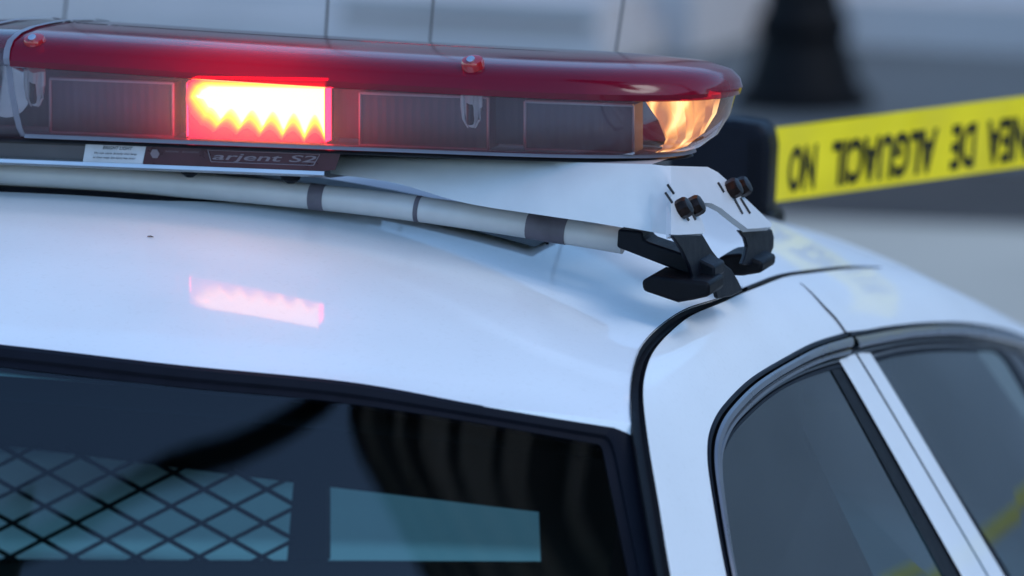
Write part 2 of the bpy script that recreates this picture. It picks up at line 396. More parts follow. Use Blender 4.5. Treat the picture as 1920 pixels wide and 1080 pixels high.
def door(sgn):
    f = (lambda mb: mb) if sgn > 0 else mir
    res = []
    # ---- rear door
    O = sidec(ONm, 80); I = sidec(IN, 80)
    trim = MB()
    bands = [(0, .14, 0, .0015), (.14, .40, 1, .006), (.40, .47, 0, .001), (.47, .62, 1, .004), (.62, .70, 0, -.002), (.70, .84, 2, -.003), (.84, 1.0, 0, -.003)]
    for a, b, mi, h in bands:
        rws = []
        for t, hh in ((a, h - .002), (a + (b - a) * .2, h), (a + (b - a) * .8, h), (b, h - .002)):
            rws.append([Vector((X(p.y + (q.y - p.y) * t, p.z + (q.z - p.z) * t) + hh, p.y + (q.y - p.y) * t, p.z + (q.z - p.z) * t)) for p, q in zip(O, I)])
        trim.loft(rws, mi=mi)
    rear = f(trim); rd = rear.build('rear_door', [M['seal'], M['chrome'], M['darktrim']], car)
    # pillar covers: black strip, white strip of the rear door, white strip of the front door
    def seg(p0, p1, q0, q1, inset, n=24):
        a = sidec([p0, p1], n, inset); b = sidec([q0, q1], n, inset); return MB().loft(strip(a, b, 3, inset))
    f(seg((1556, 690), (1850, 1230), (1588, 676), (1890, 1230), .004)).build('pillar_seal', M['black'], rd)
    f(seg((1573, 675), (1888, 1230), (1603, 663), (1938, 1230), .002)).build('pillar_cover', M['paint'], rd)
    g = sidec([(1400, 1230), (1372, 1080), (1345, 910), (1345, 860), (1360, 810), (1400, 770), (1460, 730), (1520, 700), (1566, 684), (1590, 720), (1800, 1090), (1880, 1230)], 70, .005)
    c = sum(g, Vector()) / len(g)
    gm = MB()
    for k in (0.0, .25, .5, .75): pass
    gr = [[Vector((X(c.y + (p.y - c.y) * k, c.z + (p.z - c.z) * k) - .005, c.y + (p.y - c.y) * k, c.z + (p.z - c.z) * k)) for p in g] for k in (.02, .3, .6, .85, 1)]
    f(gm.loft(gr, True).cap(gr[0])).build('window_pane', M['sideglass'], rd)
    # ---- front door
    O = sidec([(1592, 624)] + ONf[1:], 80); I = sidec([(1612, 690)] + INf, 80)
    trim = MB()
    for a, b, mi, h in [(0, .12, 0, .0015), (.12, .42, 1, .006), (.42, .5, 0, .0), (.5, .66, 2, -.002), (.66, .74, 0, -.004), (.74, .88, 2, -.004), (.88, 1.0, 0, -.003)]:
        rws = []
        for t, hh in ((a, h - .002), (a + (b - a) * .2, h), (a + (b - a) * .8, h), (b, h - .002)):
            rws.append([Vector((X(p.y + (q.y - p.y) * t, p.z + (q.z - p.z) * t) + hh, p.y + (q.y - p.y) * t, p.z + (q.z - p.z) * t)) for p, q in zip(O, I)])
        trim.loft(rws, mi=mi)
    fd = f(trim).build('front_door', [M['seal'], M['chrome'], M['darktrim']], car)
    f(seg((1606, 661), (1942, 1230), (1632, 662), (1972, 1230), .002)).build('pillar_cover', M['paint'], fd)
    f(seg((1630, 662), (1968, 1230), (1642, 664), (1984, 1230), .006)).build('pillar_seal', M['seal'], fd)
    g = sidec([(1990, 1230), (1640, 672), (1700, 655), (1762, 648), (1840, 648), (1880, 662), (1918, 730), (1980, 840), (2060, 985), (2150, 1150), (2200, 1230)], 70, .005)
    c = sum(g, Vector()) / len(g)
    gr = [[Vector((X(c.y + (p.y - c.y) * k, c.z + (p.z - c.z) * k) - .005, c.y + (p.y - c.y) * k, c.z + (p.z - c.z) * k)) for p in g] for k in (.02, .3, .6, .85, 1)]
    f(MB().loft(gr, True).cap(gr[0])).build('window_pane', M['sideglass'], fd)
    # shut line between the two doors
    sl_ = sidec([(1500, 530), (1540, 570), (1568, 600), (1588, 628)], 24, -.0006)
    f(MB().tube(sl_, [.0003 + .0011 * min(1, i / 12) for i in range(24)], 6)).build('shut_line', M['seal'], fd)
    return rd, fd
door(1); door(-1)

# --- rear window: glass and its black surround
grow = []
for i in range(14):
    s = i / 13 * .42
    grow.append([Vector((x * (1 + .10 * s), yh(x) - s, zg(x * (1 + .1 * s), yh(x) - s) )) for x in [(-1 + 2 * j / 40) * .625 for j in range(41)]])
rw = MB().loft(grow).build('rear_window', M['rearglass'], car)
def glassc(pix, n): return spline([glassat(*p) for p in pix], n)
lift = Vector((0, -.003, .004))
a = glassc([(-900, 588), (-450, 608), (0, 652), (330, 690), (660, 723), (900, 766), (1080, 793), (1165, 804)], 60)
b = glassc([(-900, 618), (-450, 643), (0, 690), (330, 727), (600, 752), (850, 787), (1050, 822), (1128, 836)], 60)
sm = MB()
def bandprof(a, b):
    return [[p.lerp(q, t) + lift * h for p, q in zip(a, b)] for t, h in ((0, -.8), (.02, .9), (.3, 1.3), (.62, .9), (.68, .2), (.96, .1), (1, -.8))]
sm.loft(bandprof(a, b))
a2 = glassc([(1160, 803), (1182, 816), (1196, 850), (1205, 900), (1240, 1080), (1270, 1230)], 40)
b2 = glassc([(1120, 834), (1126, 838), (1131, 860), (1139, 900), (1176, 1080), (1205, 1230)], 40)
sm.loft(bandprof(a2, b2))
mirr = mir(MB().loft(bandprof(a2, b2))); sm.add(mirr.v, mirr.f)
sm.build('window_surround', M['seal'], rw)

# --- interior: partition with mesh, dashboard, seats, windshield
PY = .20
def pp(px, py, y=PY): return aty(px, py, y)
pt = MB()
def slab(poly, y, th=.012, mb=None): return (mb or pt).prism([aty(px, py, y) for px, py in poly], (0, th, 0))
x_l = -900
slab([(x_l, 500), (1500, 620), (1500, 1008), (1010, 960), (550, 905), (0, 835), (x_l, 735)], PY)        # upper panel
slab([(x_l, 1048), (1500, 1060), (1500, 1500), (x_l, 1500)], PY)                                          # lower panel
slab([(550, 905), (612, 911), (612, 1052), (538, 1051)], PY)                                              # post
slab([(1010, 958), (1500, 1008), (1500, 1062), (1014, 1058)], PY)
pt.prism([(.585, PY, .60), (X(PY, .95) - .05, PY, .60), (X(PY, .95) - .05, PY, .95), (X(PY, 1.12) - .05, PY, 1.12), (X(PY, 1.27) - .05, PY, 1.27), (.585, PY, 1.30)], (0, .012, 0))
part = pt.build('partition', M['cage'], car, smooth=False)
ms = MB()
dx, dy = 105, 0
def wire(p, q):
    # keep the wires inside the opening
    pts = []
    for i in range(25):
        t = i / 24; x = p[0] + (q[0] - p[0]) * t; y = p[1] + (q[1] - p[1]) * t
        if x < 556 and y > 822 + .128 * x and y < 1056: pts.append(aty(x, y, PY - .006))
    if len(pts) > 1: ms.tube([pts[0], pts[-1]], .0022, 6)
for k in range(-14, 16):
    x0 = 33 + k * 118
    wire((x0, 855), (x0 + 360, 1055)); wire((x0, 855), (x0 - 390, 1055))
for k in range(-14, 16):
    x0 = 33 + k * 118
    wire((x0, 855), (x0 - 90, 805)); wire((x0, 855), (x0 + 97, 805))
ms.build('mesh_screen', M['cage'], part)
MB().prism([(-.66, .95, .66), (.66, .95, .66), (.66, .95, .30), (-.66, .95, .30)], (0, .65, 0)).build('dashboard', M['interior'], car, smooth=False)
wsr = []
for i in range(8):
    s = i / 7
    wsr.append([Vector((x * (1 + .22 * s), yf(x) + (1.80 - .25 * x * x - yf(x)) * s, roofz(x, yf(x)) - .01 + (.74 - roofz(x, yf(x))) * s)) for x in [(-1 + 2 * j / 20) * .58 for j in range(21)]])
MB().loft(wsr).build('windshield', M['windshield'], car)
# rear seat and front seats, door cards
seat = MB().prism([(-.62, -.62, .60), (.62, -.62, .60), (.62, -.50, .98), (-.62, -.50, .98)], (0, .10, 0)); seat.build('rear_seat', M['interior'], car, smooth=False, bevel=.02)
for sx in (-.36, .36):
    MB().prism([(sx - .24, .38, .55), (sx + .24, .38, .55), (sx + .20, .28, .93), (sx - .20, .28, .93)], (0, .12, 0)).build('front_seat', M['interior'], car, smooth=False, bevel=.03)
# lower body
def lower(name, prof, m, half):
    mb = MB(); mb.prism([(-half, y, z) for y, z in prof], (2 * half, 0, 0)); return mb.build(name, m, car, smooth=False, bevel=.03)
bs = [(-2.4, .55), (-2.38, .88), (-1.0, .98), (-.95, .55)]
lower('trunk', [(-2.35, .30), (-2.42, .60), (-2.36, .93), (-.86, 1.00), (-.86, .30)], M['paint'], .80)
lower('hood', [(1.62, .30), (1.62, .765), (1.76, .785), (2.8, .735), (2.95, .58), (2.95, .30)], M['paint'], .86)
for sg in (1, -1):
    belt = [Vector((sg * (X(0, 1.0) + .015), y, 1.02 - .03 * max(0, y))) for y in (-.9, -.4, 0, .5, 1.0, 1.46)]
    low = [Vector((sg * .89, p.y, .62)) for p in belt]; sill = [Vector((sg * .86, p.y, .26)) for p in belt]
    tp = [p - Vector((sg * .06, 0, -.004)) for p in belt]
    MB().loft([tp, belt, low, sill]).build('lower_body', M['paint'], car)
    for y in (-1.62, 1.75):
        wh = MB().lathe((sg * .78, y, .33), [(.20, -.10), (.32, -.11), (.335, -.08), (.335, .08), (.32, .11), (.20, .10)], 40, (1, 0, 0)).build('wheel', M['tyre'], car)
        MB().lathe((sg * .86, y, .33), [(.05, -.02), (.20, -.02), (.205, .035), (.16, .02), (.05, .03)], 30, (1, 0, 0)).build('hubcap', M['alu'], wh)
MB().box((0, .2, .28), (.80, 1.3, .03)).build('floor_pan', M['interior'], car, smooth=False)
MB().box((0, .2, .28), (.80, 1.3, .03))
# antennas on the roof in front of the light bar
for (bx, by), (tx, ty), yy, rad in [((100, 330), (130, -60), .55, .0013), ((600, 366), (618, -60), .42, .0013), ((790, 376), (817, -60), .42, .0012), ((1120, 405), (1178, -60), .62, .0013)]:
    bp = hit(bx, by, lambda P: P.y - yy, 3.8, 7); base = Vector((bp.x, yy, roofz(bp.x, yy)))
    tp = aty(tx, ty, yy); an = MB(); dv = (tp - base).normalized()
    an.lathe(base - dv * .002, [(.016, 0), (.016, .004), (.010, .008), (.008, .022), (.004, .028), (.004, .05), (rad, .055)], 20, dv)
    an.tube([base + dv * .05, base + dv * .25, base + dv * .45], [rad, rad, rad * .8], 8)
    ob = an.build('antenna', M['whip'], car)

# ------------------------------------------------------------------ light bar
bar = thing('light_bar', 'long red and clear emergency light bar with one lit lamp, clamped across the white roof', 'light bar', (0, 0, 1.44))
TILT = .063
def outl(hl, hd, z, x0=.022, n=22, yo=0.0, a=None):
    """open outline of the right half: from the front centre round the end to the rear centre"""
    a = a or .17; pts = []
    for i in range(8): pts.append((x0 + (hl - a - x0) * i / 8, hd))
    for i in range(n + 1):
        t = pi / 2 - pi * i / n; e = 2 / 2.5
        pts.append((hl - a + a * abs(cos(t)) ** e, hd * math.copysign(abs(sin(t)) ** e, sin(t))))
    for i in range(7, -1, -1): pts.append((x0 + (hl - a - x0) * i / 8, -hd))
    f = min(1, max(0, (z - zb) / (zl - zb)))
    return [Vector((x, y + yo, z - TILT * (y + yo + .135) - f * .0150 * (1 - exp(-(abs(x) / .34) ** 1.3)))) for x, y in pts]
zb, zl, zs = aty(600, 282, -.10).z, aty(600, 153, -.135).z, 0
zb0, zl0 = aty(100, 256, -.10).z, aty(100, 128, -.135).z
zb, zl = zb0, zl0
lens_levels = [(.568, .100, zb), (.582, .109, zb + (zl - zb) * .12), (.594, .117, zb + (zl - zb) * .32), (.604, .127, zb + (zl - zb) * .66), (.6085, .1325, zl)]
red_levels = [(.6085, .1325, zl), (.612, .137, zl + .001), (.6135, .139, zl + .006), (.6115, .136, zl + .014), (.605, .128, zl + .021), (.588, .108, zl + .0265), (.55, .075, zl + .0300), (.50, .035, zl + .0315), (.46, .004, zl + .032)]
def lensmesh(levels, x0=.022, inner=0): return MB().loft([outl(a - inner, b - inner, z, x0) for a, b, z in levels])
cl = lensmesh(lens_levels); cl_o = cl.build('clear_lens', M['clear'], bar); mir(cl).build('clear_lens', M['clear'], bar)
rl = lensmesh(red_levels); red_o = rl.build('red_lens', M['red'], bar); mir(rl).build('red_lens', M['red'], bar)
# clear centre section between the two coloured halves, with a dark joint each side
def section(levels, x0, x1, grow=0):
    rws = []
    prof = [(b + grow, z) for a, b, z in levels]
    P = [(-b, z) for b, z in prof] + [(b, z) for b, z in reversed(prof)]
    return MB().loft([[Vector((x, y, z - TILT * (y + .135) + grow)) for y, z in P] for x in (x0, x1)])
section(lens_levels + red_levels, -.018, .018).build('centre_lens', M['clear'], bar)
for s in (1, -1):
    section(lens_levels + red_levels, s * .017, s * .0225, .0012).build('joint_strip', M['flange'], bar)
MB().lathe((0, -.05, (zb + zl) / 2 + .004), [(.022, -.04), (.02, -.02), (.012, 0), (.004, .004)], 24, (0, 1, 0)).build('takedown_lamp', M['mirror'], bar)
# dark chassis: floor, centre wall and base tray
tray = [(.570, .099, zb - .0005), (.574, .103, zb - .003), (.570, .098, zb - .0035)]
full = lambda a, b, z: outl(a, b, z, 0.0) + [Vector((-p.x, p.y, p.z)) for p in reversed(outl(a, b, z, 0.0))][1:-1]
tm = MB().loft([full(*t) for t in tray], True); tm.cap(full(*tray[-1])); tm.cap(list(reversed(full(*tray[0]))))
flm = MB().loft([outl(.5725, .1005, zb + .0055), outl(.5755, .1045, zb + .0045), outl(.5765, .1055, zb + .0005), outl(.570, .098, zb + .0002)])
flm.build('lens_flange', M['flange'], bar); mir(flm).build('lens_flange', M['flange'], bar)
tm.build('base_tray', M['tray'], bar)
# aluminium mounting extrusion below the tray
z0 = zb - .0035
prof = [(-.092, 0), (-.094, -.004), (-.092, -.0165), (-.096, -.0175), (-.097, -.0205), (-.094, -.022), (-.08, -.024), (.08, -.030), (.09, -.02), (.09, -.010)]
em = MB()
for i in range(len(prof) - 1):
    em.loft([[Vector((x, y, z0 + z - TILT * (y + .1))) for y, z in prof[i:i + 2]] for x in (-.30, -.1, .1, .285)], mi=1 if i < 2 else 0)
em.build('mounting_rail', [M['alu'], M['railshade']], bar, sharp=20)
MB().box((.0, 0, zb + (zl - zb) * .45), (.50, .055, (zl - zb) * .42)).build('chassis', M['housing'], bar, smooth=False)

MY = -.076     # face of the lamp modules
def rect(px0, py0, px1, py1, y, slope=.038):
    c = [(px0, py0), (px1, py0 + slope * (px1 - px0)), (px1, py1 + slope * (px1 - px0)), (px0, py1)]
    return [aty(px, py, y) for px, py in c]
def module(px0, py0, px1, py1, lit=False):
    q = rect(px0, py0, px1, py1, MY); mb = MB().prism(q, (0, .03, 0))
    ob = mb.build('lamp_module', M['housing'], bar, smooth=False)
    fr_ = MB(); n = 4
    for i in range(4):
        fr_.tube([q[i] + Vector((0, -.001, 0)), q[(i + 1) % 4] + Vector((0, -.001, 0))], .0013, 8)
    fr_.build('module_rim', M['rim'], ob)
    for k in range(1, 6):      # fluting of the reflector behind the face
        pass
    return ob
module(95, 147, 325, 248); mlit = module(352, 156, 612, 262); module(676, 174, 916, 272); module(985, 190, 1188, 280)
mir(MB().prism(rect(352, 156, 612, 262, MY), (0, .03, 0))).build('lamp_module', M['housing'], bar, smooth=False)
mir(MB().prism(rect(676, 174, 916, 272, MY), (0, .03, 0))).build('lamp_module', M['housing'], bar, smooth=False)
# the lit lamp: red reflector, yellow fringe with scallops, white-hot core
LY = MY - .018
def sl(px, py): return py + .040 * (px - 360)
def glow(poly, y, m, name, th=.004): return MB().prism([aty(px, sl(px, py), y) for px, py in poly], (0, th, 0)).build(name, m, mlit, smooth=False)
glow([(352, 152), (610, 146), (608, 258), (354, 262)], LY, M['led_red'], 'reflector')
for pxs in ((350, 352), (610, 611.5)):
    MB().prism([aty(px, sl(px, py), LY + .001) for px, py in ((pxs[0], 156), (pxs[1], 156), (pxs[1], 256), (pxs[0], 256))], (0, .014, 0)).build('side_halo_strip', M['added_halo'], mlit, smooth=False)  # glowing strips added to throw a red halo on the nearby modules
MB().prism([aty(px, sl(px, py), LY + .001) for px, py in ((360, 146), (606, 140), (606, 144), (360, 150))], (0, .014, 0)).build('top_halo_strip', M['added_halo'], mlit, smooth=False)  # glowing strip added to brighten the red lens above
def scal(x0, x1, top, bot, hi, n, lx):
    pts = [(x0 - 6, top + 22), (x0 + 2, top + 8), (x0 + 16, top), (x1, top - 4)]
    N = 72
    for k in range(N + 1):
        t = k / N; ph = t * n; tip = abs(((ph + .06) % 1) - .5) * 2     # 1 at the tips
        x = x1 - (x1 - lx) * t; d = (bot - hi) * tip ** 1.6 * (1 - .55 * t)
        pts.append((x, hi - 6 * t + d))
    pts += [(lx - 6, hi - 14), (x0 + 2, hi - 26), (x0 - 8, (top + hi) / 2 - 6)]
    return pts
ramp = [((1, .03, .085), 1.0), ((1, .07, .06), 1.4), ((1, .14, .035), 1.9), ((1, .22, .02), 2.4), ((1, .30, .02), 2.9), ((1, .34, .05), 3.4), ((1, .38, .09), 3.6), ((1, .42, .17), 4.0)]
for k, (c_, e_) in enumerate(ramp):
    t = k / (len(ramp) - 1); mk = mat('led_glow', (.8, .3, .1), .4, emit=c_, es=e_)
    glow(scal(356 + 20 * t, 609.5 - 2 * t, 146 + 15 * t, 265 - 17 * t, 240 - 34 * t, 5.5, 376 + 16 * t), LY - .0012 - .0005 * k, mk, 'lamp_glow', .0004)
# amber corner reflector at the right end
am = MB(); arow = []
for st_, (a, b, z) in zip((-13, -18, -24, -34, -42), [(lens_levels[0][0] - .004, lens_levels[0][1] - .004, lens_levels[0][2] + .002)] + [(a - .006, b - .006, z) for a, b, z in lens_levels[1:4]] + [(lens_levels[4][0] - .006, lens_levels[4][1] - .006, zl - .001)]):
    al = .17; row = []
    for i in range(31):
        t = radians(st_ + (30 - st_) * i / 30); e = 2 / 2.5
        x = a - al + al * abs(cos(t)) ** e; y = b * math.copysign(abs(sin(t)) ** e, sin(t))
        q = 1 + .05 * sin(i * 1.3)
        row.append(Vector((x - .006 - .006 * sin(i * .9) ** 2, y * q, z - TILT * (y + .135) - .0122 * (z - zb) / (zl - zb))))
    arow.append(row)
am.loft(arow)
am.build('corner_reflector', M['amberlens'], bar)
# screws on the shoulder with clear posts below
for px, py, ppx, p0, p1 in [(62, 72, 65, 132, 200), (884, 113, 884, 172, 240)]:
    c = aty(px, py + 4, -.126)
    cap = MB().lathe(c + Vector((0, .004, -.003)), [(.0098, -.006), (.0098, .003), (.0085, .0055), (.006, .006)], 20, (0, -.35, .94)).build('screw_cap', M['capred'], bar)
    MB().lathe(c + Vector((0, -.001, .001)), [(.0035, 0), (.0035, .003), (.0015, .0035)], 12, (0, -.6, .8)).build('screw', M['screw'], cap)
    top, bot = aty(ppx, p0, -.118), aty(ppx, p1, -.105)
    L_ = (top - bot); post = MB()
    for dx in (-.0068, .0068):
        o_ = Vector((dx, 0, 0)); post.tube([bot + o_ * .45, bot + L_ * .25 + o_, bot + L_ * .6 + o_ * 1.15, top + o_ * 1.15], [.0006, .0014, .0019, .0019], 8)
    post.tube([bot + L_ * .55 + Vector((0, -.001, 0)), top + Vector((0, -.001, 0))], [.003, .0042], 8)
    post.lathe(bot + Vector((0, .004, .002)), [(.0045, 0), (.0075, L_.length * .4), (.008, L_.length)], 12, L_.normalized())
    pst = post.build('lens_post', M['frost'], bar)
    MB().lathe(bot + Vector((0, -.003, .004)), [(.0026, 0), (.0034, .006), (.0034, .020)], 10, L_.normalized()).build('post_core', M['ink'], pst)

# sticker and name plate on the rail
EY = -.0955
def onrail(px, py): return aty(px, py, EY)
def quad_thin(name, pts, m, parent, th=.0006): return MB().prism([onrail(*p) for p in pts], (0, th, 0)).build(name, m, parent, smooth=False)
st = quad_thin('warning_label', [(162, 263), (275, 268), (267, 308), (155, 305)], M['sticker'], bar)
def lay(px0, py0, px1, py1, up):   # a box frame on the rail: base line from (px0,py0) to (px1,py1), height in px
    def o(x, y): return onrail(px0 + (px1 - px0) * x + (2 + 3) * y * 0 + y * 2, py0 + (py1 - py0) * x - up * y) + Vector((0, -.0005, 0))
    return o
tx = MB()
for s, a0, b0, a1, b1, h in [('BRIGHT LIGHT', 193, 279.5, 247, 281.5, 6), ('Do not stare directly into lamp', 176, 289.5, 256, 292, 5), ('at close range. Eye injury may occur', 174, 297.5, 253, 300, 5), ('WARNING', 213, 269.5, 250, 271, 5)]:
    text_mb(s, 1, 1, lay(a0, b0, a1, b1, h), None, None, tx, off=.004)
tx.add([onrail(186, 270) + Vector((0, -.0005, 0)), onrail(197, 270.5) + Vector((0, -.0005, 0)), onrail(192, 263.5) + Vector((0, -.0005, 0))], [(0, 1, 2)])
tx.build('label_lettering', M['ink'], st, smooth=False)
npl = quad_thin('name_plate', [(275, 269), (640, 284), (628, 319), (600, 321), (268, 308)], M['plate'], bar)
t2 = MB(); text_mb('arjent S2', 1, 1, lay(398, 303, 592, 309, 17), None, None, t2, off=.012, shear=.2)
text_mb('SIGNAL', 1, 1, lay(309, 285, 336, 286, 3), None, None, t2); text_mb('SYSTEMS', 1, 1, lay(341, 286.2, 372, 287.2, 3), None, None, t2)
def ring_px(pts, w_): 
    n = len(pts)
    for i in range(n):
        a, b = onrail(*pts[i]) + Vector((0, -.0004, 0)), onrail(*pts[(i + 1) % n]) + Vector((0, -.0004, 0)); t2.tube([a, b], w_, 6)
ring_px([(390, 281), (600, 289), (588, 310), (396, 303)], .0004)
t2.lathe(onrail(291, 288) + Vector((0, -.0004, 0)), [(.0042, 0), (.0042, .0004)], 6, (0, -1, 0))
t2.build('plate_lettering', M['platetext'], npl, smooth=False)
# drain plugs hanging under the rail
for px, py in ((356, 322), (545, 334)):
    c = aty(px, py, -.07); MB().lathe(c + Vector((0, 0, .004)), [(.003, -.0085), (.008, -.005), (.0095, 0), (.0095, .004)], 16).build('drain_plug', M['black'], bar)

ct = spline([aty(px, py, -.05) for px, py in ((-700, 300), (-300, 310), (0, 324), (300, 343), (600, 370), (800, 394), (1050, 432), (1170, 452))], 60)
ctube = MB().tube(ct, .0110, 20).build('foot_reflection_tube', M['tube'], bar)  # added tube stands in for the white foot mirrored in the roof
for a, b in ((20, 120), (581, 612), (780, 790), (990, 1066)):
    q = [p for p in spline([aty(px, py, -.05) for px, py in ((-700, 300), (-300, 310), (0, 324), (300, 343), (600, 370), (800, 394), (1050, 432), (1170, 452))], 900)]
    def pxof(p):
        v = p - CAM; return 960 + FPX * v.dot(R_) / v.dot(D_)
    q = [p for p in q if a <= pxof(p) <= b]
    MB().tube([q[0], q[len(q) // 2], q[-1]], (.0110 + .0004) if a > 500 else .0060, 20).build('reflected_band' if a > 500 else 'cable', M['darkband'], ctube if a > 500 else bar)  # bands stand in for dark gaps in that roof reflection
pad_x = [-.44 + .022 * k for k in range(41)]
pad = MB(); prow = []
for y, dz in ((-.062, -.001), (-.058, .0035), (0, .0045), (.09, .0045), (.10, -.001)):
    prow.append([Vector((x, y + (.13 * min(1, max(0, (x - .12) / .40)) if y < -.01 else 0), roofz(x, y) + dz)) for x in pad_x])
pad.loft(prow).build('dark_reflection_pad', M['black'], bar)  # black sheet stands in for the bar's dark underside mirrored in the roof
# ---- mounting foot: white folded plate with two tabs, bolts, straps, feet
def facef(P): return P.x - (.578 + (1.496 - P.z) * .55)
def tabp(px, py): return hit(px, py, facef, 4, 6.5)
ft = MB()
toprear = spline([aty(px, py, y) for px, py, y in [(620, 292, -.03), (760, 297, -.045), (900, 300, -.066), (1100, 305, -.092), (1222, 308, -.096)]], 24)
botrear = spline([aty(px, py, y) for px, py, y in [(620, 326, -.05), (740, 343, -.062), (870, 380, -.085), (1020, 404, -.112), (1160, 424, -.118), (1222, 435, -.118)]], 24)
ft.loft([[a.lerp(b, t) + Vector((0, -.004 * sin(pi * t), 0)) for a, b in zip(toprear, botrear)] for t in (0, .15, .4, .7, 1)])
topfront = [Vector((p.x, .04, p.z - .006)) for p in toprear]
cr = [(tabp(1262, 312), tabp(1262, 441))]
A0, A1 = toprear[-1], botrear[-1]; B0, B1 = tabp(1258, 311), tabp(1258, 441)
ft.loft([[A0.lerp(A1, t) + Vector((0, -.004 * sin(pi * t), 0)) for t in (0, .15, .4, .7, 1)], [A0.lerp(A1, t).lerp(B0.lerp(B1, t), .5) + Vector((.004, -.004, 0)) for t in (0, .15, .4, .7, 1)], [B0.lerp(B1, t) for t in (0, .15, .4, .7, 1)]])
ft.loft([toprear, [a.lerp(b, .5) for a, b in zip(toprear, topfront)], topfront])
# end face with arch between the tabs (pixel outline laid on the sloped end plane)
out_ = [(1258, 311), (1327, 313), (1346, 323), (1362, 337), (1448, 420), (1446, 426), (1402, 429), (1374, 408), (1352, 390), (1334, 381), (1320, 380), (1314, 388), (1312, 400), (1323, 434), (1318, 438), (1258, 441)]
pl = [tabp(*p) for p in out_]
ft.prism(pl, (-.004, 0, -.003))
foot = ft.build('mounting_foot', M['footwhite'], bar, sharp=50)
foot.modifiers.new('weld', 'WELD').merge_threshold = .0002
nrm = Vector((1, 0, .55)).normalized()
for (a, b) in [((1250, 347), (1262, 364)), ((1246, 362), (1259, 381)), ((1283, 404), (1290, 414)), ((1297, 402), (1303, 413)), ((1345, 343), (1356, 361)), ((1376, 374), (1391, 402)), ((1387, 372), (1405, 401))]:
    p, q = tabp(*a) + nrm * .0008, tabp(*b) + nrm * .0008; MB().tube([p, q], .0011, 6).build('adjust_slot', M['ink'], foot)
for px, py in [(1274, 394), (1297, 390), (1368, 357), (1385, 354)]:
    c = tabp(px, py)
    MB().lathe(c, [(.0082, 0), (.0086, .002), (.0086, .007), (.0074, .0095), (.0040, .0105)], 8, nrm).build('bolt', M['bolt'], foot)
def strap(poly, f, th): 
    return MB().prism([hit(px, py, f, 4, 6.5) for px, py in poly], th)
fh = lambda P: P.x - (.608 + (1.432 - P.z) * .10)
h1 = strap([(1260, 441), (1318, 440), (1336, 470), (1352, 490), (1372, 505), (1384, 525), (1394, 546), (1372, 556), (1346, 561), (1343, 548), (1332, 538), (1310, 541), (1298, 538), (1300, 520), (1294, 500), (1280, 470)], fh, (-.005, .006, 0))
h1.build('clamp_hook', M['blackmetal'], bar, bevel=.0015, smooth=True)
h2 = strap([(1386, 433), (1448, 430), (1452, 445), (1451, 465), (1444, 482), (1430, 494), (1412, 498), (1392, 497), (1398, 480), (1402, 462), (1398, 448)], fh, (-.005, .006, 0))
h2.build('clamp_hook', M['blackmetal'], bar, bevel=.0015)
rub = MB()
fr_y = lambda y: (lambda P: P.y - y)
rub.prism([aty(px, py, -.135) for px, py in [(1202, 527), (1222, 516), (1330, 530), (1330, 556), (1300, 563), (1270, 568), (1205, 546)]], (0, .05, .0))
rub.build('rubber_foot', M['black'], bar, bevel=.003)
rub = MB().prism([aty(px, py, .07) for px, py in [(1345, 484), (1360, 478), (1385, 476), (1430, 492), (1428, 512), (1390, 518), (1345, 516)]], (0, .05, 0))
rub.build('rubber_foot', M['black'], bar, bevel=.003)
ch = MB().prism([aty(px, py, -.10) for px, py in [(1158, 430), (1204, 434), (1206, 448), (1215, 454), (1310, 486), (1340, 500), (1340, 524), (1300, 520), (1156, 464)]], (0, .035, 0))
ch.build('clamp_channel', M['blackmetal'], bar, bevel=.002)

# ------------------------------------------------------------------ device housing on the roof and the barrier tape
HYc = .84
hb = aty(1375, 440, HYc)
dev = thing('camera_housing', 'boxy black device housing on the roof edge, between red lens tip and yellow tape', 'camera housing', (hb.x, HYc, roofz(hb.x, HYc)))
hm = MB().prism([aty(px, py, HYc) for px, py in [(1252, 222), (1375, 226), (1422, 234), (1438, 248), (1443, 280), (1440, 330), (1436, 400), (1434, 440), (1252, 448)]], (0, .045, 0))
hm.build('body', M['blackmetal'], dev, bevel=.006)
fn = MB()
for px in (1402, 1414, 1426):
    fn.prism([aty(px, 262, HYc - .002), aty(px + 5, 262, HYc - .002), aty(px + 2, 405, HYc - .002), aty(px - 3, 405, HYc - .002)], (0, .006, 0))
fn.build('cooling_fin', M['black'], dev, bevel=.001)
MB().prism([aty(px, py, HYc - .006) for px, py in [(1252, 408), (1440, 402), (1448, 418), (1446, 446), (1252, 455)]], (0, .055, 0)).build('mount_flange', M['black'], dev, bevel=.003)

tape_l, tape_r = 1.02, 1.30
def tp_(px, v):   # v 0 top .. 1 bottom
    t = (px - 1465) / 455
    top = 238 - 58 * t; bot = 377 - 64 * t; y = tape_l + (tape_r - tape_l) * t
    return aty(px, top + (bot - top) * v, y + .004 * sin(px * .021) + .003 * sin(px * .05 + 3 * v))
tape = thing('barrier_tape', 'yellow police barrier tape with black upside-down lettering running right from the black housing', 'barrier tape', tuple(tp_(1465, 1)))
rws = []
for i in range(80):
    px = 1380 + i * 10
    rws.append([tp_(px, j / 6) for j in range(7)])
rws2 = [[p + Vector((.0002, .0006, 0)) for p in r] for r in rws]
tmb = MB().loft(rws); tb = tmb.build('ribbon', M['tape'], tape)
lt = MB()
def word(s, x0, x1):
    # letters printed upside down: the word runs from right to left
    def o(x, y):
        px = x1 - (x1 - x0) * x
        return tp_(px + (y - .5) * -7, .28 + .62 * y) + Vector((0, -.0015, 0))
    text_mb(s, 1, 1, o, None, None, lt, off=.038)
word('NO', 1479, 1531); word('ALGUACIL', 1560, 1757); word('DE', 1784, 1830); word('LINEA', 1850, 1958)
lt.build('lettering', M['tapeink'], tape, smooth=False)

